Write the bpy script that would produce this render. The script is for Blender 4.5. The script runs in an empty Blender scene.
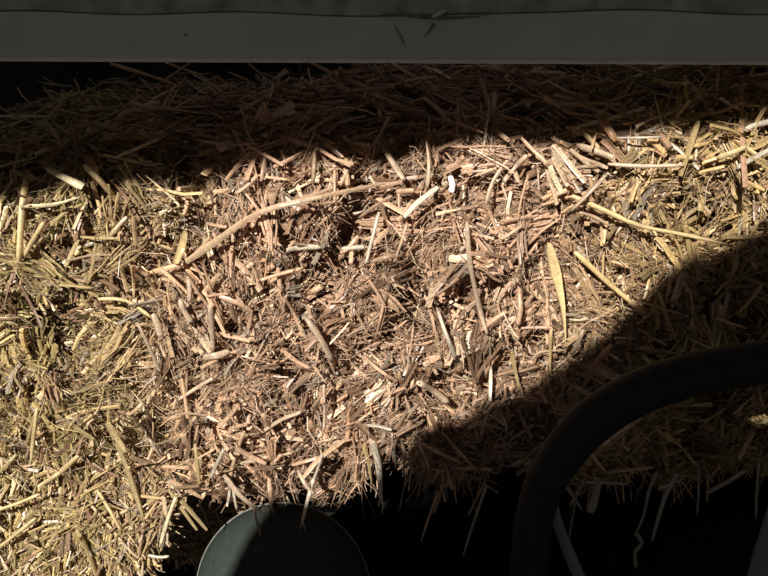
import bpy, bmesh, math
import numpy as np
from mathutils import Vector
from mathutils.geometry import tessellate_polygon

rng = np.random.default_rng(11)
COL = bpy.context.scene.collection

# ---------------------------------------------------------------- camera
scene = bpy.context.scene
cam_d = bpy.data.cameras.new('camera'); cam = bpy.data.objects.new('camera', cam_d); COL.objects.link(cam)
CAM = np.array([0.0, -0.75, 0.58]); TGT = np.array([0.0, 0.0, 0.24])
FW = TGT-CAM; FW /= np.linalg.norm(FW)
RT = np.array([1.0, 0, 0]); UP = np.cross(RT, FW)
FPX = 824.0
cam.location = CAM
cam.rotation_euler = Vector(FW).to_track_quat('-Z', 'Y').to_euler()
cam_d.sensor_width = 36; cam_d.lens = 36*FPX/768
cam_d.clip_start = 0.02
scene.camera = cam

def ray(px, py):
    d = FW + RT*((px-384)/FPX) + UP*((288-py)/FPX)
    return d/np.linalg.norm(d)
def on_plane(px, py, y):
    d = ray(px, py); return CAM + d*((y-CAM[1])/d[1])
def project(P):
    q = P-CAM; z = q@FW
    return 384+FPX*(q@RT)/z, 288-FPX*(q@UP)/z, z

# ---------------------------------------------------------------- noise
def _hash(i, j, seed):
    h = (i*374761393 + j*668265263 + seed*982451653) & 0x7fffffff
    h = ((h ^ (h >> 13))*1274126177) & 0x7fffffff
    return ((h ^ (h >> 16)) & 0xffff)/65535.0
def noise(x, y, s, seed):
    x = np.asarray(x, float)/s + 100; y = np.asarray(y, float)/s + 100
    i = np.floor(x).astype(np.int64); j = np.floor(y).astype(np.int64)
    u = x-i; v = y-j; u = u*u*(3-2*u); v = v*v*(3-2*v)
    a = _hash(i, j, seed); b = _hash(i+1, j, seed); c = _hash(i, j+1, seed); d = _hash(i+1, j+1, seed)
    return (a*(1-u)+b*u)*(1-v)+(c*(1-u)+d*u)*v*1.0

# ---------------------------------------------------------------- bale surface
R1, R2 = 0.05, 0.055
def sstep(a, b, x):
    t = np.clip((x-a)/(b-a), 0, 1); return t*t*(3-2*t)
def z_top(x): return 0.352 + 0.062*np.clip((x+0.38)/0.76, -0.2, 1.2)
def z_bot(x): return 0.002 + 0.010*np.sin(x*21) + 0.014*np.sin(x*47+1) + 0.006*np.sin(x*113) - 0.026*(1-sstep(-.13, -.07, x))
def surf(x, s):
    """s: length along the profile, 0 = under edge, growing up the face, round the shoulder and back over the top"""
    x = np.asarray(x, float); s = np.asarray(s, float)
    zb, zt = z_bot(x), z_top(x)
    face = zt-zb-R1-R2
    a = s/R2*1.0
    L1 = R2*math.pi/2; L3 = R1*math.pi/2
    th = np.clip(s/R2, 0, math.pi/2)
    y = R2*(1-np.sin(th)); z = zb+R2*(1-np.cos(th))
    nx = np.zeros_like(x); ny = -np.sin(th); nz = -np.cos(th)
    y = y + np.clip(-s, 0, 1)
    f = np.clip(s-L1, 0, face); z = z+f
    t2 = np.clip((s-L1-face)/R1, 0, math.pi/2)
    y = y+R1*(1-np.cos(t2)); z = z+R1*np.sin(t2)
    up = s > L1+face
    ny = np.where(up, -np.cos(t2), ny); nz = np.where(up, np.sin(t2), nz)
    b = np.clip(s-L1-face-L3, 0, 9)
    y = y+b; z = z-0.05*b
    # bulging face
    w = sstep(0, 0.15, s)*(1-sstep(0.30, 0.42, s))
    y = y-0.018*w*np.cos(x*3.2)
    P = np.stack([x, y, z], -1); N = np.stack([nx, ny, nz], -1)
    return P, N
def relief(x, s):
    n1 = noise(x, s, 0.085, 1)-0.5
    n2 = noise(x, s, 0.032, 2)-0.5
    n3 = noise(x, s, 0.013, 3)-0.5
    r = 0.030*n1 + 0.034*n2 + 0.016*n3
    pit = sstep(.60, .82, noise(x+.31, s, .042, 21))*.030   # hollows where straw has fallen out
    return r-pit
S_MAX = 0.86
def frame_at(x, s):
    P, N = surf(x, s)
    P2, _ = surf(x, s+0.002)
    T = P2-P; T /= np.linalg.norm(T, axis=-1, keepdims=True)+1e-12
    X = np.cross(T, N); X /= np.linalg.norm(X, axis=-1, keepdims=True)+1e-12
    X = np.where(X[..., :1] < 0, -X, X)
    return P, N, T, X
# the heap of loose straw under the bale's left end
def heap_surf(x, t):
    """t from 0 (top, tucked under the bale) to 1 (floor of the heap)"""
    z = 0.035 - 0.25*t
    y = -0.004 - 0.03*np.sin(t*2.2) + 0.0*x
    P = np.stack([x, y, z], -1); N = np.tile(np.array([0, -0.98, 0.18]), (len(x), 1))
    return P, N
def heap_edge(z):   # right-hand limit of the heap at height z
    return -0.232 - 0.55*np.clip(-0.01-z, 0, 1)

# table for pixel -> bale surface
_gx, _gs = np.meshgrid(np.linspace(-0.5, 0.5, 500), np.linspace(0.0, S_MAX, 420))
_P, _N = surf(_gx.ravel(), _gs.ravel())
_P = _P + _N*(relief(_gx.ravel(), _gs.ravel())*0.7)[:, None]
_u, _v, _z = project(_P)
def pick(px, py, lift=0.006):
    d2 = (_u-px)**2+(_v-py)**2
    m = d2 < 16
    if m.any():
        k = np.where(m)[0]; k = k[np.argmin(_z[k])]
        n = _N[k]
        p = _P[k]
        # keep the pixel: slide along its own ray
        d = ray(px, py); t = (p-CAM)@d
        return CAM + d*(t-lift)
    y = -0.012-lift
    if py < 300: return on_plane(px, py, 0.4)
    return on_plane(px, py, y)

# ---------------------------------------------------------------- materials
def new_mat(name):
    m = bpy.data.materials.new(name); m.use_nodes = True
    return m, m.node_tree, m.node_tree.nodes['Principled BSDF']
def straw_mat():
    m, nt, b = new_mat('straw')
    at = nt.nodes.new('ShaderNodeAttribute'); at.attribute_name = 'tint'
    tc = nt.nodes.new('ShaderNodeTexCoord')
    n = nt.nodes.new('ShaderNodeTexNoise'); n.inputs['Scale'].default_value = 420; n.inputs['Detail'].default_value = 3
    r = nt.nodes.new('ShaderNodeMapRange'); r.inputs['From Min'].default_value = .3; r.inputs['From Max'].default_value = .7
    r.inputs['To Min'].default_value = .72; r.inputs['To Max'].default_value = 1.18
    mx = nt.nodes.new('ShaderNodeVectorMath'); mx.operation = 'SCALE'
    nt.links.new(tc.outputs['Object'], n.inputs['Vector']); nt.links.new(n.outputs['Fac'], r.inputs['Value'])
    nt.links.new(at.outputs['Color'], mx.inputs[0]); nt.links.new(r.outputs['Result'], mx.inputs['Scale'])
    nt.links.new(mx.outputs['Vector'], b.inputs['Base Color'])
    b.inputs['Roughness'].default_value = 0.38
    b.inputs['Specular IOR Level'].default_value = 0.6
    tl = nt.nodes.new('ShaderNodeBsdfTranslucent'); ms = nt.nodes.new('ShaderNodeMixShader'); ms.inputs[0].default_value = .22
    wm = nt.nodes.new('ShaderNodeVectorMath'); wm.operation = 'MULTIPLY'; wm.inputs[1].default_value = (1.1, .82, .62)
    nt.links.new(mx.outputs['Vector'], wm.inputs[0]); nt.links.new(wm.outputs['Vector'], tl.inputs['Color'])
    nt.links.new(b.outputs[0], ms.inputs[1]); nt.links.new(tl.outputs[0], ms.inputs[2])
    nt.links.new(ms.outputs[0], nt.nodes['Material Output'].inputs['Surface'])
    return m
def flat_mat(name, col, rough=.6, nscale=60, var=.25, bump=0.0, spec=.4):
    m, nt, b = new_mat(name)
    tc = nt.nodes.new('ShaderNodeTexCoord'); n = nt.nodes.new('ShaderNodeTexNoise')
    n.inputs['Scale'].default_value = nscale; n.inputs['Detail'].default_value = 5
    nt.links.new(tc.outputs['Object'], n.inputs['Vector'])
    cr = nt.nodes.new('ShaderNodeValToRGB')
    cr.color_ramp.elements[0].position = .3; cr.color_ramp.elements[1].position = .7
    cr.color_ramp.elements[0].color = (*[c*(1-var) for c in col], 1)
    cr.color_ramp.elements[1].color = (*[c*(1+var) for c in col], 1)
    nt.links.new(n.outputs['Fac'], cr.inputs['Fac']); nt.links.new(cr.outputs['Color'], b.inputs['Base Color'])
    b.inputs['Roughness'].default_value = rough; b.inputs['Specular IOR Level'].default_value = spec
    if bump:
        bp = nt.nodes.new('ShaderNodeBump'); bp.inputs['Strength'].default_value = bump; bp.inputs['Distance'].default_value = .002
        nt.links.new(n.outputs['Fac'], bp.inputs['Height']); nt.links.new(bp.outputs['Normal'], b.inputs['Normal'])
    return m, nt, b
M_STRAW = straw_mat()
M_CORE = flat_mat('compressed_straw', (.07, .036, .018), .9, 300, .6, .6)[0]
M_PAINT = flat_mat('grey_green_paint', (.66, .665, .54), .55, 14, .07, .12)[0]
M_EDGE = flat_mat('edge_light_paint', (.88, .84, .74), .6, 80, .1)[0]  # paler colour paints in the bounced light along the beam's lower edge
M_SCUFF = flat_mat('dirt_mark', (.20, .19, .15), .8, 120, .4)[0]
M_DARKPAINT = flat_mat('dirty_paint', (.44, .44, .34), .8, 35, .5, .5)[0]
M_BLACK = flat_mat('black_rubber', (.014, .0132, .0135), .62, 90, .25, .15, .3)[0]
M_TUB = flat_mat('dark_grey_plastic', (.029, .036, .032), .6, 160, .15, .12, .15)[0]
M_RIM = flat_mat('pale_worn_rim', (.15, .15, .125), .6, 160, .3)[0]
M_GREY = flat_mat('grey_metal', (.19, .195, .185), .5, 120, .12, .1)[0]
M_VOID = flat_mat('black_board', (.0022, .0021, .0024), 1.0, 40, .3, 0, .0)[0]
M_FLOOR = flat_mat('dark_earth', (.02, .018, .016), .95, 25, .4, .4, .1)[0]
M_WALL = flat_mat('dark_boards', (.03, .028, .025), .9, 12, .3, .2, .1)[0]

# ---------------------------------------------------------------- straw builder
def make_stalks(C, D, Nn, L, W, T, tint, bend, seg=3, k=5, taper=None, hollow=False):
    """C centre, D direction, Nn flat normal, L length, W width, T thickness ratio, bend offset vectors"""
    n = len(C)
    B = np.cross(D, Nn); B /= np.linalg.norm(B, axis=1, keepdims=True)+1e-9
    Nn = np.cross(B, D)
    t = np.linspace(-.5, .5, seg+1)
    path = C[:, None]+D[:, None]*(t[None, :, None]*L[:, None, None]) + bend[:, None]*((0.25-t**2)[None, :, None]*4)
    if taper is None: taper = np.zeros(n)
    both = (np.random.default_rng(n).random(n) < .5)[:, None]
    wl = 1-taper[:, None]*np.clip(np.where(both, np.abs(t[None])*1.7, t[None]+.3), 0, 1)*1.15
    path = path + rng.normal(0, 1, (n, seg+1, 3))*(L*.012)[:, None, None]
    wl = np.clip(wl, .08, 1)
    ph = np.arange(k)/k*2*math.pi
    ring = (B[:, None, None]*np.cos(ph)[None, None, :, None]*(W/2)[:, None, None, None]
            + Nn[:, None, None]*np.sin(ph)[None, None, :, None]*(W/2*T)[:, None, None, None])*wl[:, :, None, None]
    V = (path[:, :, None]+ring).reshape(-1, 3)
    per = (seg+1)*k
    q = []
    for i in range(seg):
        for j in range(k):
            q.append([i*k+j, i*k+(j+1) % k, (i+1)*k+(j+1) % k, (i+1)*k+j])
    q = np.array(q)
    base = (np.arange(n)*per)[:, None, None]
    Q = (q[None]+base).reshape(-1)
    capA = np.arange(k)[::-1]; capB = seg*k+np.arange(k)
    caps = (np.stack([capA, capB])[None]+base).reshape(-1)
    if hollow: caps = caps[:0]
    st = rng.uniform(.62, 1.15, (n, 1, k, 1))*rng.uniform(.88, 1.1, (n, seg+1, 1, 1))
    cols = (tint[:, None, None]*st).reshape(-1, 3)
    return V, Q, caps, k, cols
def build_mesh(name, packs):
    vs, loops, sizes, cols = [], [], [], []
    off = 0
    for V, Q, caps, k, c in packs:
        vs.append(V); cols.append(c)
        loops.append(Q+off); sizes.append(np.full(len(Q)//4, 4))
        loops.append(caps+off); sizes.append(np.full(len(caps)//k, k))
        off += len(V)
    V = np.concatenate(vs); Lp = np.concatenate(loops).astype(np.int32); S = np.concatenate(sizes).astype(np.int32)
    me = bpy.data.meshes.new(name)
    me.vertices.add(len(V)); me.vertices.foreach_set('co', V.astype(np.float32).ravel())
    me.loops.add(len(Lp)); me.loops.foreach_set('vertex_index', Lp)
    me.polygons.add(len(S)); st = np.concatenate([[0], np.cumsum(S)[:-1]]).astype(np.int32)
    me.polygons.foreach_set('loop_start', st)
    me.polygons.foreach_set('use_smooth', np.zeros(len(S), bool))
    me.update(calc_edges=True)
    a = me.color_attributes.new('tint', 'FLOAT_COLOR', 'POINT')
    c = np.ones((len(V), 4), np.float32); c[:, :3] = np.concatenate(cols)
    a.data.foreach_set('color', c.ravel())
    me.materials.append(M_STRAW)
    me.validate()
    return me

PINK = np.array([.78, .515, .335]); YEL = np.array([.68, .52, .235]); OCH = np.array([.70, .50, .225])
PALE = np.array([.93, .82, .64]); BRN = np.array([.34, .205, .125]); GREY = np.array([.52, .43, .33])
def tints(x, s, n, fine=False, plain=False):
    """hue drifts along the bale: greener yellow at the outer end, rosy tan in the middle, ochre at the far end"""
    wl = 1-sstep(-.33, -.10, x+0.10*(noise(x, s, .1, 9)-.5)); wr = sstep(.12, .30, x)
    base = PINK[None]*(1-wl-wr)[:, None]+YEL[None]*wl[:, None]+OCH[None]*wr[:, None]
    r = rng.random(n)[:, None]
    c = base*(0.42+.80*rng.random((n, 1)))
    c = np.where(r < .13, PALE*(.85+.2*rng.random((n, 1)))*(.55+.45*base/base.max(1, keepdims=True)), c)
    if plain: return np.clip(base*rng.uniform(.75, 1.15, (n, 1)), .01, .95)
    c = np.where((r > .13) & (r < .33), BRN*(.6+.9*rng.random((n, 1))), c)
    c = np.where((r > .33) & (r < .38), GREY*(.6+.6*rng.random((n, 1))), c)
    return np.clip(c, .01, .95)

def unit(v): return v/(np.linalg.norm(v, axis=-1, keepdims=True)+1e-9)
def stalk_field(n, x, s, P, N, Tn, X, L, W, T, depth, tilt, seg, k, spread=.75, fine=False):
    ang = (noise(x, s, .055, 5)-.5)*3.4 + (noise(x, s, .12, 6)-.5)*1.6 + rng.normal(0, spread, n)
    # wild ones
    wild = rng.random(n) < .22
    ang = np.where(wild, rng.uniform(-1.57, 1.57, n), ang)
    flat = sstep(.36, .44, s)          # over the shoulder they lie every way
    ang = ang*(1-flat)+flat*rng.uniform(-1.9, 1.9, n)
    D = Tn*np.cos(ang)[:, None]+X*np.sin(ang)[:, None]
    el = rng.normal(0, tilt, n)
    D = unit(D*np.cos(el)[:, None]+N*np.sin(el)[:, None])
    C = P+N*(relief(x, s)+depth)[:, None]
    Nn = unit(N+rng.normal(0, .55, (n, 3)))
    bend = unit(rng.normal(0, 1, (n, 3)))*(L*rng.normal(0, .05, n))[:, None]
    tp = np.where(rng.random(n) < .62, rng.uniform(.3, 1, n), 0)
    return make_stalks(C, D, Nn, L, W, T, tints(x, s, n), bend, seg, k, tp)

def sample(n, xr=(-.47, .47), sr=(0, S_MAX), bias=True):
    x = rng.uniform(*xr, n)
    s = rng.uniform(*sr, n)
    return x, s
def dens(x, s):  # clumps: fewer straws in the pockets
    return noise(x, s, .03, 2)*.6+noise(x, s, .085, 1)*.5

packs = []
# face: thick layer of short cut stalks
n = 13000
x, s = sample(n, sr=(0, .50)); P, N, Tn, X = frame_at(x, s)
L = np.clip(rng.lognormal(math.log(.033), .5, n), .009, .085)
W = np.clip(rng.lognormal(math.log(.0033), .42, n), .0010, .0078)
T = np.where(rng.random(n) < .72, rng.uniform(.08, .28, n), rng.uniform(.5, 1, n))
packs.append(stalk_field(n, x, s, P, N, Tn, X, L, W, T, rng.uniform(-.020, .001, n), .36, 4, 5))
# sheaves: small bundles of parallel stalks pressed together, some of them splayed
nb = 1500
bx_, bs_ = sample(nb, sr=(.02, .48)); cnt = rng.integers(4, 13, nb)
idx = np.repeat(np.arange(nb), cnt); n = len(idx)
ba = (noise(bx_, bs_, .055, 5)-.5)*3.0+(noise(bx_, bs_, .12, 6)-.5)*1.6+rng.normal(0, .6, nb)
bel = rng.normal(0, .35, nb); bl = rng.lognormal(math.log(.038), .4, nb); bw = rng.lognormal(math.log(.0029), .35, nb); bsp = rng.uniform(.03, .22, nb); bd = rng.uniform(-.012, .004, nb)
btn = tints(bx_, bs_, nb)
P, N, Tn, X = frame_at(bx_, bs_)
P, N, Tn, X = P[idx], N[idx], Tn[idx], X[idx]
side = rng.normal(0, 1, n)
ang = ba[idx]+side*bsp[idx]
D = Tn*np.cos(ang)[:, None]+X*np.sin(ang)[:, None]
ac = -Tn*np.sin(ba[idx])[:, None]+X*np.cos(ba[idx])[:, None]
el = bel[idx]+rng.normal(0, .07, n)
D = unit(D*np.cos(el)[:, None]+N*np.sin(el)[:, None])
L = np.clip(bl[idx]*rng.uniform(.6, 1.15, n), .01, .09); W = np.clip(bw[idx]*rng.uniform(.6, 1.3, n), .0008, .006)
C = P+N*(relief(bx_, bs_)[idx]+bd[idx]+rng.normal(0, .0022, n))[:, None]+ac*(side*bw[idx]*1.5)[:, None]+D*(rng.normal(0, .12, n)*L)[:, None]
packs.append(make_stalks(C, D, unit(N+rng.normal(0, .5, (n, 3))), L, W, np.where(rng.random(n) < .6, rng.uniform(.12, .35, n), rng.uniform(.5, 1, n)),
                         np.clip(btn[idx]*rng.uniform(.75, 1.25, (n, 1)), .01, .95), unit(rng.normal(0, 1, (nb, 3)))[idx]*(L*.05)[:, None], 4, 5, np.where(rng.random(n) < .4, rng.uniform(.2, 1, n), 0)))
# fibres and shredded bits
n = 34000
x, s = sample(n, sr=(0, .50)); P, N, Tn, X = frame_at(x, s)
L = np.clip(rng.lognormal(math.log(.018), .55, n), .005, .07)
W = np.clip(rng.lognormal(math.log(.0007), .45, n), .0003, .0018)
T = rng.uniform(.2, 1, n)
packs.append(stalk_field(n, x, s, P, N, Tn, X, L, W, T, rng.uniform(-.014, .005, n), .5, 4, 4, spread=1.0))
# fine curly wisps lying loose over the face
n = 2600
x, s = sample(n, sr=(.0, .48)); P, N, Tn, X = frame_at(x, s)
L = rng.uniform(.025, .075, n); W = rng.uniform(.0004, .0010, n)
an = rng.uniform(0, 2*math.pi, n); D = unit(Tn*np.cos(an)[:, None]+X*np.sin(an)[:, None]+N*rng.normal(0, .25, n)[:, None])
packs.append(make_stalks(P+N*(relief(x, s)+rng.uniform(0, .009, n))[:, None], D, unit(rng.normal(0, 1, (n, 3))), L, W, np.full(n, .6), np.clip(tints(x, s, n)*1.15, 0, .95),
                         unit(rng.normal(0, 1, (n, 3)))*(L*rng.uniform(.05, .25, n))[:, None], 7, 4, rng.uniform(.3, 1, n)))
# stub ends poking out
n = 1800
x, s = sample(n, sr=(.05, .46)); P, N, Tn, X = frame_at(x, s)
L = rng.uniform(.012, .03, n); W = rng.uniform(.002, .0048, n); T = rng.uniform(.5, 1, n)
packs.append(stalk_field(n, x, s, P, N, Tn, X, L, W, T, rng.uniform(-.006, .003, n), .9, 2, 6))
# top: longer loose straw in the dark
n = 4200
x, s = sample(n, sr=(.42, S_MAX)); P, N, Tn, X = frame_at(x, s)
L = np.clip(rng.lognormal(math.log(.055), .45, n), .015, .12)
W = np.clip(rng.lognormal(math.log(.0036), .4, n), .001, .008)
T = np.where(rng.random(n) < .5, rng.uniform(.12, .35, n), rng.uniform(.6, 1, n))
packs.append(stalk_field(n, x, s, P, N, Tn, X, L, W, T, rng.uniform(-.014, .016, n), .3, 4, 5))
# fringe hanging from the under edge
n = 1500
x = rng.uniform(-.26, .47, n); s = rng.uniform(.0, .07, n)
keep = noise(x, x*0, .03, 7) > .42
x, s = x[keep], s[keep]; n = len(x); P, N, Tn, X = frame_at(x, s)
L = np.clip(rng.lognormal(math.log(.030), .5, n), .010, .085); W = np.clip(rng.lognormal(math.log(.0017), .4, n), .0006, .004)
D = unit(np.stack([rng.normal(0, .35, n), rng.normal(-.08, .2, n), -np.ones(n)], 1))
C = P+N*.002+D*(L*.25)[:, None]
packs.append(make_stalks(C, D, unit(rng.normal(0, 1, (n, 3))), L, W, rng.uniform(.2, 1, n), tints(x, s, n), rng.normal(0, .003, (n, 3)), 4, 5, rng.uniform(0, 1, n)))
me_bale = build_mesh('packed_straw', packs)

# heap below the bale's end
packs = []
n = 9000
x = rng.uniform(-.50, -.18, n); t = rng.uniform(0, 1, n)
P, N = heap_surf(x, t)
keep = x < heap_edge(P[:, 2])+rng.normal(0, .008, n)
x, t, P, N = x[keep], t[keep], P[keep], N[keep]; n = len(x)
for (m, l0, w0, up) in ((0, .032, .0026, 1.0), (1, .018, .0009, .7)):
    L = np.clip(rng.lognormal(math.log(l0), .5, n), .006, .085); W = np.clip(rng.lognormal(math.log(w0), .4, n), .0004, .006)
    Xv = np.tile([1., 0, 0], (n, 1)); Tv = np.cross(Xv, N); Tv *= np.sign(Tv[:, 2:3])
    ang = (noise(x, t*.25, .05, 15)-.5)*2.6+rng.normal(0, .7, n)
    D = unit(Tv*np.cos(ang)[:, None]+Xv*np.sin(ang)[:, None]+N*rng.normal(0, .35, n)[:, None])
    rel = .02*(noise(x, t*.25, .03, 12)-.5)+.02*(noise(x, t*.25, .08, 13)-.5)
    C = P+N*(rel+rng.uniform(-.018, .005, n))[:, None]
    packs.append(make_stalks(C, D, unit(N+rng.normal(0, .5, (n, 3))), L, W, rng.uniform(.2, 1, n), tints(x, t*.25, n),
                             unit(rng.normal(0, 1, (n, 3)))*(L*.06)[:, None], 3, 5, np.where(rng.random(n) < .4, rng.uniform(.2, 1, n), 0)))
    x = x+rng.normal(0, .004, n)
# straw deeper in, under the bale, beside the heap
n = 1500
x = rng.uniform(-.32, -.17, n); z = rng.uniform(-.20, .0, n); y = .10+.03*(noise(x, z, .05, 31)-.5)+rng.uniform(-.01, .01, n)
L = np.clip(rng.lognormal(math.log(.032), .5, n), .008, .085); W = np.clip(rng.lognormal(math.log(.0024), .4, n), .0006, .006)
packs.append(make_stalks(np.stack([x, y, z], 1), unit(np.stack([rng.normal(0, 1, n), rng.normal(0, .3, n), rng.normal(0, 1, n)], 1)), np.tile([0., -1, .1], (n, 1)), L, W,
                         rng.uniform(.2, 1, n), tints(x, z, n), rng.normal(0, .003, (n, 3)), 3, 5, rng.uniform(0, 1, n)))
me_heap = build_mesh('heaped_straw', packs)

# ---------------------------------------------------------------- object helpers
def link(name, me, parent=None, mat=None, **props):
    o = bpy.data.objects.new(name, me); COL.objects.link(o)
    if parent: o.parent = parent
    if mat: me.materials.append(mat)
    for k_, v in props.items(): o[k_] = v
    return o
def empty(name, loc=(0, 0, 0), **props):
    o = bpy.data.objects.new(name, None); o.empty_display_size = .05; COL.objects.link(o); o.location = loc
    for k_, v in props.items(): o[k_] = v
    return o
def grid_mesh(name, P, nu, nv):
    me = bpy.data.meshes.new(name)
    f = [(j*nu+i, j*nu+i+1, (j+1)*nu+i+1, (j+1)*nu+i) for j in range(nv-1) for i in range(nu-1)]
    me.from_pydata([tuple(p) for p in P], [], f); me.update()
    for p in me.polygons: p.use_smooth = True
    return me
def box_mesh(name, lo, hi, bevel=0.0, seg=2):
    bm = bmesh.new(); bmesh.ops.create_cube(bm, size=1)
    for v in bm.verts:
        v.co = Vector([(lo[i]+hi[i])/2+v.co[i]*(hi[i]-lo[i]) for i in range(3)])
    if bevel: bmesh.ops.bevel(bm, geom=bm.edges[:], offset=bevel, segments=seg, affect='EDGES', profile=.5)
    me = bpy.data.meshes.new(name); bm.to_mesh(me); bm.free(); return me
def tube_mesh(name, pts, radii, k=20, sub=8, flat=1.0):
    """smooth tube through pts"""
    pts = [np.array(p, float) for p in pts]; Q, R = [], []
    for i in range(len(pts)-1):
        p0 = pts[max(i-1, 0)]; p1 = pts[i]; p2 = pts[i+1]; p3 = pts[min(i+2, len(pts)-1)]
        for a in range(sub):
            t = a/sub
            Q.append(.5*((2*p1)+(-p0+p2)*t+(2*p0-5*p1+4*p2-p3)*t*t+(-p0+3*p1-3*p2+p3)*t**3)); R.append(radii[i]*(1-t)+radii[i+1]*t)
    Q.append(pts[-1]); R.append(radii[-1]); Q = np.array(Q)
    V, F = [], []
    nrm = np.array([0, -1., .3])
    for i in range(len(Q)):
        d = Q[min(i+1, len(Q)-1)]-Q[max(i-1, 0)]; d /= np.linalg.norm(d)
        b = np.cross(d, nrm); b /= np.linalg.norm(b); c = np.cross(b, d)
        for j in range(k):
            a = j/k*2*math.pi; V.append(Q[i]+R[i]*(b*math.cos(a)+flat*c*math.sin(a)))
    for i in range(len(Q)-1):
        for j in range(k): F.append((i*k+j, i*k+(j+1) % k, (i+1)*k+(j+1) % k, (i+1)*k+j))
    F.append(tuple(range(k))[::-1]); F.append(tuple((len(Q)-1)*k+j for j in range(k)))
    me = bpy.data.meshes.new(name); me.from_pydata([tuple(v) for v in V], [], F); me.update()
    for p in me.polygons: p.use_smooth = len(p.vertices) == 4
    return me

# ---------------------------------------------------------------- straw bale
bale = empty('straw_bale', (0, .3, 0), label='large golden straw bale lying under the grey painted beam, half sunlit and half shaded', category='straw bale')
def child(name, me, parent, **props):
    o = link(name, me, None, **props); o.parent = parent
    o.matrix_parent_inverse = parent.matrix_basis.inverted() if parent.type == 'EMPTY' else o.matrix_parent_inverse
    return o
bpy.context.view_layer.update()
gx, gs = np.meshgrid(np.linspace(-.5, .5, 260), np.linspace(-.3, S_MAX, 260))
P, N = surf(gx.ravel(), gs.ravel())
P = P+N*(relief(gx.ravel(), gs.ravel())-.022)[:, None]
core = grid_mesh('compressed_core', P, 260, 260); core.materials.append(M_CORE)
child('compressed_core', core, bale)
child('packed_straw', me_bale, bale, kind='stuff', label='tightly packed short straw of the bale')
heap = empty('straw_heap', (-.35, 0, -.22), label='loose heap of yellowish straw spilling down below the left end of the bale', category='straw heap')
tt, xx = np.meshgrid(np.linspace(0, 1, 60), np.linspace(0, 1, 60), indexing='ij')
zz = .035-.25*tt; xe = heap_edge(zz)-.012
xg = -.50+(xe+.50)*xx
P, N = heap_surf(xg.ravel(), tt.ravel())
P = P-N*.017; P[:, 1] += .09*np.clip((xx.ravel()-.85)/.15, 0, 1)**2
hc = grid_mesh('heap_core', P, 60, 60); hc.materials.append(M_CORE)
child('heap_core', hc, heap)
child('heaped_straw', me_heap, heap, kind='stuff', label='loose yellowish straw of the heap')

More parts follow.
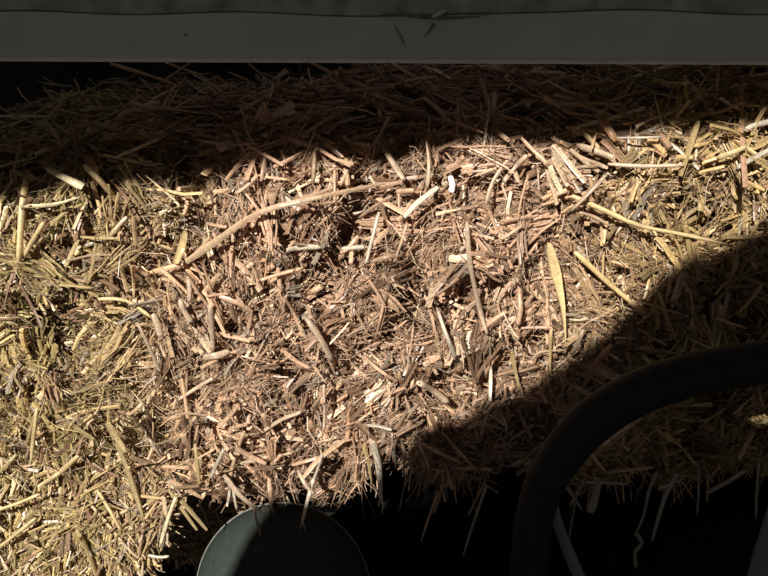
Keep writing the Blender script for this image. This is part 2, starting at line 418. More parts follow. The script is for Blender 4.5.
# ---------------------------------------------------------------- loose stalks
def noun(w): return w
stalk_no = 0
def loose(pts, wpx, tint, label, name='straw_stalk', group=None, flat=.8, taper=.0, lift=.007, frays=0, extra=None, cat='straw', world=None):
    """one stalk through the listed points; its tube has a stem node and hollow ends"""
    global stalk_no; stalk_no += 1
    if world is None:
        W3 = [pick(a, b, lift+.004) for a, b in pts]
    else: W3 = world
    W3 = np.array(W3)
    W3[1:-1] += rng.normal(0, .0005, W3[1:-1].shape)
    mid = W3.mean(0)
    zc = (mid-CAM)@FW
    w = .88*wpx*zc/FPX if world is None else wpx
    # smooth path
    m = 3 if len(W3) > 2 else 4
    Q = []
    for i in range(len(W3)-1):
        p0 = W3[max(i-1, 0)]; p1 = W3[i]; p2 = W3[i+1]; p3 = W3[min(i+2, len(W3)-1)]
        for a in range(m):
            t = a/m
            Q.append(.5*((2*p1)+(-p0+p2)*t+(2*p0-5*p1+4*p2-p3)*t*t+(-p0+3*p1-3*p2+p3)*t**3))
    Q.append(W3[-1]); Q = np.array(Q)
    k = 7; V, F, C = [], [], []
    streak = rng.uniform(.6, 1.12, k)
    nr = unit((CAM-mid)+rng.normal(0, .25, 3))
    ns = len(Q)
    node = int(ns*rng.uniform(.3, .7)) if flat > .6 else -1
    for i in range(ns):
        d = Q[min(i+1, ns-1)]-Q[max(i-1, 0)]; d = unit(d)
        b = unit(np.cross(d, nr)); c = np.cross(b, d)
        f = i/(ns-1); r = w/2*(1-taper*max(0, f-.15)/.85)
        if taper > .85 and f < .2: r *= .45+.55*f/.2
        if i == node: r *= 1.13
        r *= rng.uniform(.88, 1.08)*(.72 if i in (0, ns-1) else 1)
        for j in range(k):
            a = j/k*2*math.pi; V.append(Q[i]-mid+r*(b*math.cos(a)+flat*c*math.sin(a)))
            C.append(tint*(.8 if i == node else 1)*streak[j]*rng.uniform(.86, 1.1))
    for i in range(ns-1):
        for j in range(k): F.append((i*k+j, i*k+(j+1) % k, (i+1)*k+(j+1) % k, (i+1)*k+j))
    # hollow ends: inner ring set back into the stalk
    for e, dirn in ((0, 1), (ns-1, -1)):
        cen = sum(V[e*k+j] for j in range(k))/k
        ax = unit(Q[min(1, ns-1)]-Q[0]) if e == 0 else unit(Q[-2]-Q[-1])
        s0 = len(V)
        for j in range(k): V.append(cen+(V[e*k+j]-cen)*.6); C.append(tint*1.05)
        for j in range(k): V.append(cen+(V[e*k+j]-cen)*.5+ax*w*.8); C.append(tint*.5)
        for j in range(k):
            q = (e*k+j, e*k+(j+1) % k, s0+(j+1) % k, s0+j); q2 = (s0+j, s0+(j+1) % k, s0+k+(j+1) % k, s0+k+j)
            F.append(q if dirn < 0 else q[::-1]); F.append(q2 if dirn < 0 else q2[::-1])
        F.append(tuple(s0+k+j for j in range(k)))
    me = bpy.data.meshes.new(name); me.from_pydata([tuple(v) for v in V], [], F); me.update()
    for p in me.polygons: p.use_smooth = len(p.vertices) == 4 and flat > .6
    a = me.color_attributes.new('tint', 'FLOAT_COLOR', 'POINT')
    cc = np.ones((len(V), 4), np.float32); cc[:, :3] = np.clip(np.array(C), 0, .95); a.data.foreach_set('color', cc.ravel())
    me.materials.append(M_STRAW)
    o = link(name, me, None, label=label, category=cat); o.location = mid
    if group: o['group'] = group
    if frays:
        # torn fibres at the far end: a part of their own
        dirv = unit(Q[-1]-Q[-3]); n_ = frays
        D = unit(dirv[None]+rng.normal(0, .28, (n_, 3))); Lf = rng.uniform(.25, 1.0, n_)*max(.012, .3*np.linalg.norm(Q[-1]-Q[0]))
        Cc = (Q[-1]-mid)[None]+D*(Lf*.4)[:, None]
        fm = build_mesh('frayed_end', [make_stalks(Cc, D, unit(rng.normal(0, 1, (n_, 3))), Lf, np.full(n_, w*.22), np.full(n_, .5), np.tile(tint*.95, (n_, 1)), rng.normal(0, .0015, (n_, 3)), 4, 5, np.full(n_, .9))])
        fo = link('frayed_end', fm); fo.parent = o
    return o
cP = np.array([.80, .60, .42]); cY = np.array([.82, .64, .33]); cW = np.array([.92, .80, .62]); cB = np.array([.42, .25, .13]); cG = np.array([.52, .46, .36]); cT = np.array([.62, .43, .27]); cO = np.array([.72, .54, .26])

H = [  # points, width, tint, label, options
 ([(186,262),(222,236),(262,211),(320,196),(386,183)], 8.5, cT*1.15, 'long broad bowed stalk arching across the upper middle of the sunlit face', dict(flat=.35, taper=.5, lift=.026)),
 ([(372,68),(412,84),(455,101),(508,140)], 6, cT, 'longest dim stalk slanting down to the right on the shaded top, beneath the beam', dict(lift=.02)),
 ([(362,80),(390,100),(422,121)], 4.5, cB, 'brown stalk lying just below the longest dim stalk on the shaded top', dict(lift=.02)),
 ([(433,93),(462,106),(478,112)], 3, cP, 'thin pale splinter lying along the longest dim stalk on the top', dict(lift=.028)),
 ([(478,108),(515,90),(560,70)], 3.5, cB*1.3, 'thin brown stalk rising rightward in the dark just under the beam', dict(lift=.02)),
 ([(549,243),(556,275),(563,308),(566,347)], 17, cY*1.05, 'broad pointed golden leaf blade hanging near the edge of the shade', dict(flat=.2, taper=1., lift=.02, name='leaf_blade')),
 ([(467,222),(470,262),(480,305),(487,334)], 5.5, cP, 'long thin upright pinkish stalk right of centre, bent where a pale one joins its foot', dict(lift=.016)),
 ([(490,338),(491,370),(490,401)], 5, cW, 'straight pale upright stalk beside the foot of the long pinkish stalk', dict(lift=.02, flat=.4)),
 ([(572,196),(608,212),(640,226),(690,235),(732,246)], 6.5, cY, 'long golden stalk running rightward and pointing into the shade, with a kink in its middle', dict(lift=.018, taper=.4)),
 ([(575,252),(608,283),(645,314)], 6.5, cO*1.2, 'golden stalk slanting down to the right, its lower end dipping into the shade', dict(lift=.018, taper=.3)),
 ([(627,72),(625,105),(626,150)], 4, cB*1.3, 'thin brown stalk standing upright out of the shaded top, right of centre', dict(lift=.015, taper=.5)),
 ([(577,123),(588,136),(600,150)], 7, cO, 'short thick golden stub sloping left above the two parallel stubs', dict(lift=.016)),
 ([(589,105),(603,122),(616,141)], 9, cB*1.4, 'thick half shaded stalk sloping into the top of the lit band, beside the golden stub', dict(lift=.014)),
 ([(577,145),(596,151),(614,158)], 8, cP, 'thicker upper one of two parallel cream stubs near the top edge', dict(lift=.02)),
 ([(575,155),(592,161),(607,168)], 5, cP, 'thinner lower one of two parallel cream stubs near the top edge', dict(lift=.018)),
 ([(609,138),(635,138),(661,137)], 3, cW, 'thin straight pale splinter lying level at the top of the lit band', dict(lift=.024)),
 ([(608,164),(645,166),(684,165)], 4.5, cP, 'straight level stalk lying below the thin level splinter', dict(lift=.022)),
 ([(698,121),(690,146),(680,176)], 9, cO, 'broad golden blade standing upright with its tip in the shaded top', dict(lift=.018, flat=.3, taper=-.4, name='leaf_blade')),
 ([(717,158),(732,153),(746,147)], 6, cY*1.15, 'short bright yellow stub near the upper right corner of the lit band', dict(lift=.018)),
 ([(744,131),(756,125),(775,121)], 7, cG*1.4, 'pale grey curved stalk at the far right end of the lit band', dict(lift=.018)),
 ([(737,168),(752,158),(775,147)], 6.5, cG*1.2, 'greyish stalk lying just below the pale grey curved one at the far right', dict(lift=.018)),
 ([(571,211),(589,193),(607,174)], 4.5, cP, 'thin pale stalk slanting up across the long golden kinked stalk', dict(lift=.024)),
 ([(578,212),(594,218),(610,226)], 4, cT, 'short tan splinter under the long golden kinked stalk', dict(lift=.014)),
 ([(47,169),(64,177),(83,187)], 6.5, cW*np.array([1,.98,.8]), 'bright pointed blade catching the sun at the top left, alone in the shade', dict(lift=.025, flat=.35, taper=-.6, name='leaf_blade')),
 ([(79,136),(88,158),(99,184)], 11, cB*1.2, 'broad brown half shaded blade standing above the bright fan at the left', dict(lift=.012, flat=.25, name='leaf_blade')),
 ([(84,165),(98,179),(113,195)], 7, cY*1.1, 'yellow stalk at the base of the broad brown blade', dict(lift=.018)),
 ([(26,178),(22,212),(19,262)], 8, cY, 'thick yellow stalk standing upright near the left edge of the bale top', dict(lift=.02)),
 ([(21,206),(52,205),(80,197)], 5.5, cW*np.array([1,.96,.75]), 'pale level stalk crossing the thick upright yellow stalk', dict(lift=.026, taper=.5)),
 ([(-8,147),(28,149),(62,150)], 6, cB*1.2, 'level brown stalk in deep shade at the far left of the bale top', dict(lift=.02)),
 ([(44,222),(33,240),(23,258)], 6, cY*.95, 'short yellow stalk leaning against the thick upright yellow stalk', dict(lift=.018)),
 ([(98,299),(126,301),(152,318)], 4.5, cY*1.15, 'thin pale stalk that bends downward beside the folded stub', dict(lift=.018)),
 ([(153,314),(157,325),(161,337)], 8, cP, 'folded short pale stub hanging at the end of the thin bending stalk', dict(lift=.018)),
 ([(137,322),(152,352),(169,392)], 4, cP*.95, 'thin stalk slanting down below the folded pale stub', dict(lift=.018)),
 ([(186,232),(181,248),(176,264)], 11, cO*.9, 'broad ochre blade hanging under the left foot of the bowed stalk', dict(lift=.016, flat=.25, name='leaf_blade')),
 ([(210,305),(212,330),(213,352)], 6.5, cP, 'upright peach stub above the short broad level stub', dict(lift=.014)),
 ([(203,357),(216,355),(229,351)], 8, cP*1.05, 'short broad peach stub lying nearly level', dict(lift=.02, flat=.4)),
 ([(178,400),(195,389),(213,378)], 4.5, cP, 'pale stalk slanting upward below the broad level stub', dict(lift=.018)),
 ([(287,250),(302,247),(319,247)], 6.5, cW, 'short bright white stub lying level below the bowed stalk', dict(lift=.022, flat=.5)),
 ([(342,249),(353,247),(365,247)], 7, cW*.85, 'short whitish stub lying level beside the slender white stalk', dict(lift=.02)),
 ([(379,212),(373,235),(366,263)], 4.5, cW, 'slender white stalk standing nearly upright below the end of the bowed stalk', dict(lift=.022)),
 ([(404,217),(418,203),(438,187)], 7, cW*.95, 'stout cream stalk pointing up to the right, in the middle of the lit band', dict(lift=.022, flat=.5)),
 ([(427,188),(428,165),(426,139)], 5.5, cP, 'upright cream spike standing above the stout cream stalk', dict(lift=.02, taper=.6)),
 ([(306,318),(319,338),(333,362)], 7.5, cP, 'thick rosy stalk slanting down through the centre of the face', dict(lift=.018)),
 ([(419,383),(433,391),(448,403)], 10, cP*1.1, 'fat round stub with a bright cut end low on the face', dict(lift=.022)),
 ([(437,308),(446,334),(457,361)], 4.5, cW*.9, 'thin pale stalk slanting down, above the fat round stub', dict(lift=.018)),
 ([(450,176),(453,184),(451,192)], 7, np.array([.95,.95,.93]), 'small pure white scrap of husk high in the lit band', dict(lift=.022, flat=.3, name='husk_scrap')),
 ([(315,144),(314,162),(313,184)], 5, cT, 'brown spike standing upright above the bowed stalk, half in shade', dict(lift=.018)),
 ([(378,140),(390,160),(404,180)], 7, cP, 'cream stalk sloping down to the right from the shade line, above the bowed stalk end', dict(lift=.02)),
 ([(384,126),(415,125),(450,122)], 6, cT, 'thick level tan stalk in half shade over the top edge', dict(lift=.014)),
 ([(345,135),(370,130),(390,128)], 5, cT*.9, 'level tan stalk ending against the thick level one over the top edge', dict(lift=.014)),
 ([(523,225),(502,238),(500,232)], 4, cT, 'small hooked tan stalk right of centre', dict(lift=.014)),
 ([(512,155),(494,180),(486,205)], 5, cP, 'cream stalk leaning right, near the looped fibres at the top edge', dict(lift=.018)),
 ([(526,156),(514,168),(504,181)], 6.5, cP*1.05, 'short stout cream stub beside the leaning cream stalk', dict(lift=.02)),
 ([(566,350),(540,352),(533,360)], 3, cT, 'thin brown wisp at the shade line below the broad pointed blade', dict(lift=.015)),
 ([(612,345),(600,358),(586,378)], 6, cB*1.5, 'stout brown stalk in the shade, slanting down to the left', dict(lift=.025)),
 ([(551,330),(551,355),(550,381)], 4.5, cO, 'golden stalk hanging straight down beside the broad pointed blade', dict(lift=.018, taper=.5)),
 ([(583,330),(578,345),(571,354)], 5, cP, 'short pale stalk at the shade line left of the stout brown one', dict(lift=.018)),
 ([(512,352),(516,375),(521,392)], 5.5, cO, 'golden blade hanging with its tip on the shade line', dict(lift=.018, taper=.7, flat=.4, name='leaf_blade')),
 ([(372,442),(378,465),(381,500)], 9, cW*.95, 'bright frayed tuft hanging below the lower edge of the bale', dict(lift=.024, taper=.5, flat=.4, frays=7)),
 ([(364,445),(368,462),(372,485)], 6, cO*.9, 'golden blade hanging behind the bright frayed tuft', dict(lift=.014, taper=.7, flat=.4, name='leaf_blade')),
 ([(345,440),(320,458),(303,478)], 6.5, cT*1.2, 'tan stalk slanting down to the left above the dark gap', dict(lift=.02, flat=.5)),
 ([(322,455),(313,480),(308,495),(302,522)], 5.5, cW*.9, 'pale forked stalk dangling over the black gap', dict(lift=.022, frays=4, flat=.5)),
 ([(298,470),(306,485),(315,494)], 5, cP, 'short pale stalk crossing the dangling forked one', dict(lift=.018)),
 ([(224,475),(240,495),(256,508)], 6.5, cP, 'cream stalk sloping down across the top of the round dark tub', dict(lift=.022, flat=.4, frays=4)),
 ([(228,478),(229,492),(227,506)], 3.5, cW, 'thin white stalk standing against the rim of the dark tub', dict(lift=.02)),
 ([(232,480),(234,495),(237,510)], 3, cW*.95, 'thin pale stalk just inside the rim of the dark tub', dict(lift=.02)),
 ([(254,508),(257,520),(261,536)], 2.6, cT, 'thin brown stalk pointing down in front of the dark tub', dict(lift=.02)),
 ([(244,432),(235,455),(229,482)], 5, cT*1.1, 'long tan stalk leaning above the dark tub', dict(lift=.018)),
 ([(178,497),(192,513),(207,530)], 5.5, cY*.95, 'upper one of a pair of yellow stalks pointing at the tub rim', dict(lift=.02, flat=.35, taper=.3)),
 ([(169,490),(183,511),(197,530)], 5, cY*.8, 'lower one of a pair of yellow stalks pointing at the tub rim', dict(lift=.018, flat=.35, taper=.3)),
 ([(176,497),(168,520),(160,547)], 5, cW*np.array([1,.97,.8]), 'straight pale stalk leaning over the dark hollow at the lower left', dict(lift=.026)),
 ([(148,555),(160,556),(169,556)], 3.5, cW*.9, 'tiny level pale stalk under the foot of the leaning pale one', dict(lift=.026)),
 ([(108,424),(126,465),(145,523)], 6.5, cY*.85, 'long yellow stalk slanting down the face above the dark hollow', dict(lift=.018, taper=.2)),
 ([(108,423),(116,437),(125,452)], 8, cY, 'broad upper piece overlapping the long slanting yellow stalk', dict(lift=.024, flat=.4)),
 ([(150,440),(158,452),(165,458)], 4, cW*.85, 'small pale stub lying beside the long slanting yellow stalk', dict(lift=.018)),
 ([(37,408),(35,435),(31,464)], 4.5, cY*1.2, 'bright yellow stalk standing upright low at the left', dict(lift=.02)),
 ([(79,455),(60,473),(38,487)], 5.5, cY*1.05, 'bright yellow stalk sloping down to the left toward the heap', dict(lift=.02)),
 ([(40,494),(18,503),(-8,512)], 4, cY*1.1, 'thin pale stalk sloping to the left frame edge at the heap', dict(lift=.02)),
 ([(36,518),(18,533),(-4,550)], 4.5, cY, 'yellow stalk sloping toward the lower left corner', dict(lift=.02)),
 ([(77,530),(88,552),(98,580)], 6, cO, 'stout ochre stalk slanting down through the heap', dict(lift=.024)),
 ([(96,488),(110,512),(122,532)], 4, cY*1.1, 'slim bright stalk slanting down on the heap shoulder', dict(lift=.022)),
 ([(224,449),(216,467),(211,478)], 5, cW*.95, 'short white stalk above the rim of the tub', dict(lift=.022)),
 ([(195,444),(198,468),(200,487)], 4.5, cO, 'ochre stalk hanging straight down left of the tub', dict(lift=.018)),
 ([(262,432),(281,420),(301,412)], 5, cP*.95, 'peach stalk rising to the right in the lower middle of the face', dict(lift=.016)),
 ([(366,425),(378,427),(392,430)], 4, cW, 'thin white stalk lying level low on the face', dict(lift=.022)),
 ([(392,434),(394,450),(396,468)], 3.5, cW*.85, 'thin pale stalk hanging down below the thin white level one', dict(lift=.02)),
 ([(414,432),(422,450),(429,467)], 4, cP, 'tan stalk hanging down at the edge of the shade on the lower edge', dict(lift=.02)),
 ([(324,385),(325,408),(324,432)], 3.5, cP, 'thin upright pinkish stalk low in the middle of the face', dict(lift=.016)),
 ([(188,277),(190,290),(189,302)], 6.5, cP, 'short thick peach stub standing upright left of centre', dict(lift=.016)),
 ([(180,300),(186,312),(192,322)], 7, cP*.9, 'short thick stub leaning under the upright peach stub', dict(lift=.016)),
 ([(438,492),(431,515),(421,541)], 3.5, cT, 'thin lone stalk dangling over the black gap right of the bright tuft', dict(lift=.02, taper=.3)),
 ([(443,482),(439,497),(434,512)], 4.5, cB*1.4, 'brown frayed tuft hanging beside the thin lone dangling stalk', dict(lift=.015, frays=6)),
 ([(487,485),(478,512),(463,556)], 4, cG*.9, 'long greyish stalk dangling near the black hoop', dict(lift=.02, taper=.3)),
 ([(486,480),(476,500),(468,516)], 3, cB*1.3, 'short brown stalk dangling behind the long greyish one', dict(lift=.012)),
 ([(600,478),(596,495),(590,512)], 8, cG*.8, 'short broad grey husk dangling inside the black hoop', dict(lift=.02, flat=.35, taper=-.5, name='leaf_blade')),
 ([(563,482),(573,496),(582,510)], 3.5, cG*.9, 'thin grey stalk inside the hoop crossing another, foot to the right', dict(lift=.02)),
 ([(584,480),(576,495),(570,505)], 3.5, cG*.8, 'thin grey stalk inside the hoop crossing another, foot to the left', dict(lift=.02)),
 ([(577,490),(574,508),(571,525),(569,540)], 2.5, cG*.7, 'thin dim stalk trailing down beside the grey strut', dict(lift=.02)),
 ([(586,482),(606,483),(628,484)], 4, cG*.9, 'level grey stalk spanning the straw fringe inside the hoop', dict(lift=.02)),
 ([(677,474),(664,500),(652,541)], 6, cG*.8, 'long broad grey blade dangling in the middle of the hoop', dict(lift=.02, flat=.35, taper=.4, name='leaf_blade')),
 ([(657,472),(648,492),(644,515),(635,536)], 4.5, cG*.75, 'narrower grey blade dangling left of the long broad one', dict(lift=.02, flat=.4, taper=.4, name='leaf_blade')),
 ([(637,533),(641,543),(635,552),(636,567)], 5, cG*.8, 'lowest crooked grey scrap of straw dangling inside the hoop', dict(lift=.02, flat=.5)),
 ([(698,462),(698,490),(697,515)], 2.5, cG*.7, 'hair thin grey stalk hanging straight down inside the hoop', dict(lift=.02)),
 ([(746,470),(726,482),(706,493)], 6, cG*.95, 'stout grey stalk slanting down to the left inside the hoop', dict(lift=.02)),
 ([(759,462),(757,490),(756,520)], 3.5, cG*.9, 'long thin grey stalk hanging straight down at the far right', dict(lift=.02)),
]
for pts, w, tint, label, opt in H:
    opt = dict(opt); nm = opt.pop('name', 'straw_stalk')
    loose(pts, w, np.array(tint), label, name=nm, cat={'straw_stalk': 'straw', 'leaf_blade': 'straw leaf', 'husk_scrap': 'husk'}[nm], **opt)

# the many that nothing tells apart, by region
def lit_px(px, py):
    xs = [0, 60, 130, 220, 300, 400, 500, 700, 768]; ys = [192, 185, 172, 165, 150, 135, 125, 118, 108]
    top = np.interp(px, xs, ys)
    low = np.interp(px, [0, 250, 385, 430, 520, 600, 650, 700, 768], [600, 520, 500, 428, 392, 345, 300, 262, 222])
    return 'top' if py < top-4 else ('low' if py > low+8 else 'lit')
groups = {'lit': (110, 'short pale straw stalk caught among others on the sunlit face of the bale', 'short stalks on the sunlit face'),
          'top': (42, 'long dim straw stalk lying in the shade on top of the bale', 'stalks on the shaded top'),
          'low': (30, 'dim straw stalk in the shade on the lower right of the bale', 'stalks in the lower right shade')}
for key, (cnt, lab, grp) in groups.items():
    got = 0
    while got < cnt:
        if key == 'lit': a, b = rng.uniform(4, 764), rng.uniform(115, 500); L = rng.uniform(16, 46); w = rng.uniform(3, 6.5)
        elif key == 'top': a, b = rng.uniform(4, 764), rng.uniform(74, 165); L = rng.uniform(35, 90); w = rng.uniform(3, 6)
        else: a, b = rng.uniform(430, 764), rng.uniform(250, 470); L = rng.uniform(20, 55); w = rng.uniform(2.5, 5.5)
        if lit_px(a, b) != key: continue
        got += 1
        th = rng.uniform(0, math.pi) if key != 'top' else rng.normal(0, .6)
        if key == 'top' and rng.random() < .25: th = rng.uniform(0, math.pi)
        dx, dy = math.cos(th)*L/2, math.sin(th)*L/2
        x_n = (a-384)/FPX*.8
        tn = tints(np.array([x_n]), np.array([.2]), 1, plain=True)[0]
        o = loose([(a-dx, b-dy), (a+rng.normal(0, L*.018), b+rng.normal(0, L*.018)), (a+dx, b+dy)], w, tn*1.1,
                  lab, group=grp, flat=rng.choice([.35, .6, .9]), taper=rng.choice([0, 0, .5]), lift=rng.uniform(.008, .016) if key != 'top' else rng.uniform(.006, .03))

# ---------------------------------------------------------------- beam over the bale
beam = empty('painted_beam', (0, 0, .47), label='grey green painted wooden beam running level above the straw bale', category='beam')
zb0 = on_plane(384, 63, -.03)[2]
tiltb = 0.0045
def add_part(name, me, parent, mat, **p):
    me.materials.append(mat); return child(name, me, parent, **p)
bpy.context.view_layer.update()
def long_board(name, z0, z1, y0, y1, bev, seg=3, warp=None, nx=120):
    """board running along x, its cross-section bevelled; the edges wander a little like real timber"""
    sec = [(y0+bev, z0), (y1, z0), (y1, z1), (y0+bev, z1), (y0+bev*.3, z1-bev*.3), (y0, z1-bev), (y0, z0+bev), (y0+bev*.3, z0+bev*.3)]
    V, F = [], []
    xs = np.linspace(-.75, .75, nx); k = len(sec)
    for i, xx_ in enumerate(xs):
        for (yy, z_) in sec:
            dz = (warp(xx_, z_) if warp else 0)
            V.append((xx_, yy, z_+dz-tiltb*(xx_)))
    for i in range(nx-1):
        for j in range(k): F.append((i*k+j, (i+1)*k+j, (i+1)*k+(j+1) % k, i*k+(j+1) % k))
    F.append(tuple(range(k))); F.append(tuple((nx-1)*k+j for j in range(k))[::-1])
    me = bpy.data.meshes.new(name); me.from_pydata(V, [], F); me.update(); return me
ztop = on_plane(384, 13, -.03)[2]
def warp_top(x, z): return (.0018*math.sin(x*5+.5)+.0008*math.sin(x*13)-.0045*math.exp(-((x-.03)/.07)**2)+.0012*math.sin(x*37)) if z > zb0+.02 else 0.0006*math.sin(x*9)
add_part('face_board', long_board('face_board', zb0+.0022, ztop, -.03, .10, .0022, warp=warp_top), beam, M_PAINT)
add_part('bottom_edge', long_board('bottom_edge', zb0, zb0+.0034, -.0316, .10, .001), beam, M_EDGE, label='lower edge, painted paler for the light it catches')
add_part('upper_board', long_board('upper_board', ztop+.0006, ztop+.16, -.0298, .10, .0012, warp=lambda x, z: warp_top(x, zb0+.1) if z < ztop+.02 else 0), beam, M_DARKPAINT, label='dirty darker board above the face board')
# crack, knot and scuff marks on the face (thin chips standing on the paint)
def chip(name, pts, w, mat, par):
    W3 = [on_plane(a, b, -.0312) for a, b in pts]
    ws = [wi*.74/FPX for wi in w]
    add_part(name, tube_mesh(name, W3, ws, k=8, sub=4, flat=.25), par, mat)
chip('crack', [(378,16),(400,15),(425,17),(455,18),(490,15)], [.4, 1.1, 2.2, 1.4, .3], M_SCUFF, beam)
chip('crack', [(434,24),(430,30),(424,38)], [1.6, 1.0, .4], M_SCUFF, beam)
chip('scuff', [(394,25),(400,35),(405,46)], [.6, 1.3, .4], flat_mat('faint_dirt', (.36, .33, .27), .8, 100, .2)[0], beam)
chip('paint_chip', [(428,19),(440,13),(447,10)], [1.2, 2.2, .6], M_PAINT, beam)
chip('speck', [(184,35),(187,35)], [.8, 1.0], M_SCUFF, beam)

# ---------------------------------------------------------------- platform, floor, walls
plat = empty('low_platform', (.1, .3, -.225), label='black boarded platform carrying the straw bale, lost in shade below it', category='platform')
bpy.context.view_layer.update()
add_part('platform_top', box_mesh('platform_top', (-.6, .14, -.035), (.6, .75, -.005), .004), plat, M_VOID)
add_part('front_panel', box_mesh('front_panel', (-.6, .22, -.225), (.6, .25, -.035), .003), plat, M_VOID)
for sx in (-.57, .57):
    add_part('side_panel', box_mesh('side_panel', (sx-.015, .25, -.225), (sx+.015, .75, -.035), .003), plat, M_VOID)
f = box_mesh('floor', (-2.2, -1.6, -.265), (2.2, 1.4, -.225)); f.materials.append(M_FLOOR); link('floor', f, kind='structure')
w_ = box_mesh('wall_back', (-2.2, .78, -.225), (2.2, .84, 1.9)); w_.materials.append(M_WALL); link('wall_back', w_, kind='structure')

# ---------------------------------------------------------------- round tub (lower left)
tub = empty('round_tub', (-.1, -.02, -.225), label='dark grey round plastic tub with a pale rim, half hidden under the straw fringe', category='tub')
bpy.context.view_layer.update()
ctr = on_plane(283, 592, -.035); rad = 88*((ctr-CAM)@FW)/FPX
def dome(name, r, depth, nr=26, nk=96, r0=0.0):
    V, F = [(0, 0, 0)], []
    ax = unit(np.array([-.10, -1.0, .55])); u = unit(np.cross(ax, [0, 0, 1.])); v = np.cross(u, ax)
    V = []
    for i in range(nr+1):
        q = i/nr; rr = r*math.sin(q*math.pi/2*.999+1e-3); dd = depth*math.cos(q*math.pi/2)
        # shoulder ridge like a moulded lid
        for j in range(nk):
            a = j/nk*2*math.pi
            V.append(ctr+u*rr*math.cos(a)+v*rr*math.sin(a)+ax*dd)
    # wall going back
    for (rr, dd) in ((r*1.0, -.01), (r*.97, -.09), (r*.94, -.16)):
        for j in range(nk):
            a = j/nk*2*math.pi; V.append(ctr+u*rr*math.cos(a)+v*rr*math.sin(a)+ax*dd*.5+np.array([0, .0, dd*.3]))
    rows = nr+4
    for i in range(rows-1):
        for j in range(nk): F.append((i*nk+j, i*nk+(j+1) % nk, (i+1)*nk+(j+1) % nk, (i+1)*nk+j))
    me = bpy.data.meshes.new(name); me.from_pydata([tuple(p) for p in V], [], F); me.update()
    for p in me.polygons: p.use_smooth = True
    return me, ax, u, v
dm, ax, u_, v_ = dome('tub_body', rad, .05)
add_part('tub_body', dm, tub, M_TUB)
V, F = [], []; nk, kk = 96, 10
for j in range(nk):
    a = j/nk*2*math.pi; dr = u_*math.cos(a)+v_*math.sin(a)
    for t_ in range(kk):
        b_ = t_/kk*2*math.pi; V.append(tuple(ctr+dr*(rad+.0013*math.cos(b_))+ax*(.0018*math.sin(b_)+.002)))
for j in range(nk):
    for t_ in range(kk): F.append((j*kk+t_, ((j+1) % nk)*kk+t_, ((j+1) % nk)*kk+(t_+1) % kk, j*kk+(t_+1) % kk))
rm = bpy.data.meshes.new('rim'); rm.from_pydata(V, [], F); rm.update()
for p in rm.polygons: p.use_smooth = True
add_part('rim', rm, tub, M_RIM, label='thin pale worn rim')

# ---------------------------------------------------------------- black hoop frame (lower right)
fr = empty('hoop_frame', (.3, -.16, -.225), label='thick black rubber covered hoop with a grey strut, curving in front of the shaded straw', category='frame')
bpy.context.view_layer.update()
YH = -.16
ZF = -.222
path = [(529,640),(528,600),(530,560),(535,515),(551,472),(586,427),(632,396),(682,377),(732,367),(790,360),(860,362),(930,385),(985,440),(1010,520),(1015,600)]
wid = [38, 38, 38, 38, 42, 46, 46, 44, 44, 44, 44, 42, 40, 38, 38]
W3 = [on_plane(a, b, YH) for a, b in path]
W3.insert(0, np.array([W3[0][0], YH, ZF])); W3.append(np.array([W3[-1][0], YH, ZF])); wid = [38]+wid+[38]
add_part('hoop', tube_mesh('hoop', W3, [w/2*((p-CAM)@FW)/FPX for w, p in zip(wid, W3)], k=28, flat=.8), fr, M_BLACK)
path = [(556,506),(557,520),(563,538),(572,560),(584,590),(600,640)]
W3 = [on_plane(a, b, YH+.03) for a, b in path]
W3.append(W3[-1]+(W3[-1]-W3[-2])*((ZF-W3[-1][2])/(W3[-1][2]-W3[-2][2])))
add_part('strut', tube_mesh('strut', W3, [r*((p-CAM)@FW)/FPX for r, p in zip([2.5, 5, 5.5, 6, 6.5, 6.5, 6.5], W3)], k=16), fr, M_GREY, label='narrow grey strut inside the hoop')
path = [(818,375),(798,465),(777,530),(764,572),(748,640)]
W3 = [on_plane(a, b, YH+.03) for a, b in path]
W3.append(W3[-1]+(W3[-1]-W3[-2])*((ZF-W3[-1][2])/(W3[-1][2]-W3[-2][2])))
add_part('side_plate', tube_mesh('side_plate', W3, [18*((W3[0]-CAM)@FW)/FPX]*len(W3), k=20, flat=.4), fr, M_GREY, label='wide grey upright at the far right')

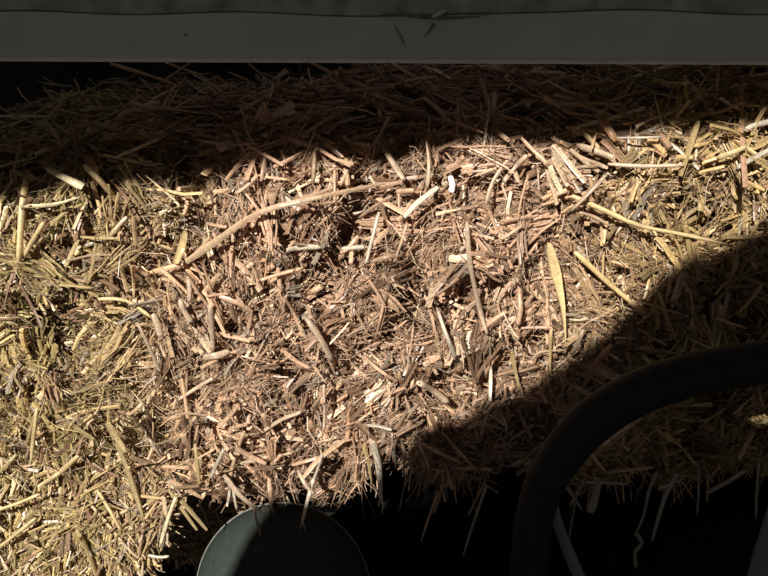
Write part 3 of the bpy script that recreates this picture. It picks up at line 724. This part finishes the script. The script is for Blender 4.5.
# ---------------------------------------------------------------- added unseen panel, its holes cut to shape the sunlit area
SUN = unit(np.array([-.34, -.80, .68]))     # towards the sun
YW = -1.25
def to_sun_mask(px, py):
    p = on_plane(px, py, .0); t = (YW-p[1])/SUN[1]; q = p+SUN*t; return (q[0], q[2])
poly = [(-150,205),(0,192),(60,184),(130,172),(220,163),(300,150),(400,136),(500,126),(600,124),(700,117),(768,108),(900,95),
        (900,170),(768,222),(735,240),(700,258),(655,290),(600,342),(560,372),(520,393),(480,412),(430,430),(402,462),(380,492),(330,504),(287,497),(270,505),(262,540),(254,600),(246,660),(228,740),(-150,720)]
hole = [to_sun_mask(a, b) for a, b in poly]
fleck = [to_sun_mask(a, b) for a, b in [(744,398),(756,390),(768,396),(775,415),(762,420),(748,412)]]  # small extra hole, added to let one sun fleck through
outer = [(-2.2, .75), (2.2, .75), (2.2, 2.6), (-2.2, 2.6)]
def flat3(pl): return [Vector((p[0], p[1], 0)) for p in pl]
tri = tessellate_polygon([flat3(outer), flat3(hole), flat3(fleck)])
allp = outer+hole+fleck
V = [(p[0], YW, p[1]) for p in allp]+[(p[0], YW-.012, p[1]) for p in allp]
nA = len(allp); F = [tuple(t) for t in tri]+[tuple(i+nA for i in t[::-1]) for t in tri]
st = 0
for pl in (outer, hole, fleck):
    m = len(pl)
    for i in range(m): F.append((st+i, st+(i+1) % m, nA+st+(i+1) % m, nA+st+i))
    st += m
me = bpy.data.meshes.new('sun_mask_panel'); me.from_pydata(V, [], F); me.update(); me.materials.append(M_WALL)
link('sun_mask_panel', me, kind='structure')
print('HOLE z', min(p[1] for p in hole), max(p[1] for p in hole), 'x', min(p[0] for p in hole), max(p[0] for p in hole))

# ---------------------------------------------------------------- light
sd = bpy.data.lights.new('sun', 'SUN'); sd.energy = 6.9; sd.angle = math.radians(.55); sd.color = (1, .955, .88)
so = bpy.data.objects.new('sun', sd); COL.objects.link(so); so.location = SUN*4
so.rotation_euler = Vector(-SUN).to_track_quat('-Z', 'Y').to_euler()
wd = bpy.data.worlds.new('world'); scene.world = wd; wd.use_nodes = True
bg = wd.node_tree.nodes['Background']; bg.inputs[0].default_value = (1, .94, .97, 1); bg.inputs[1].default_value = .095
vs = scene.view_settings; vs.view_transform = 'Standard'; vs.look = 'None'; vs.gamma = 1; vs.exposure = 0; vs.use_curve_mapping = False
print('stalks', stalk_no)
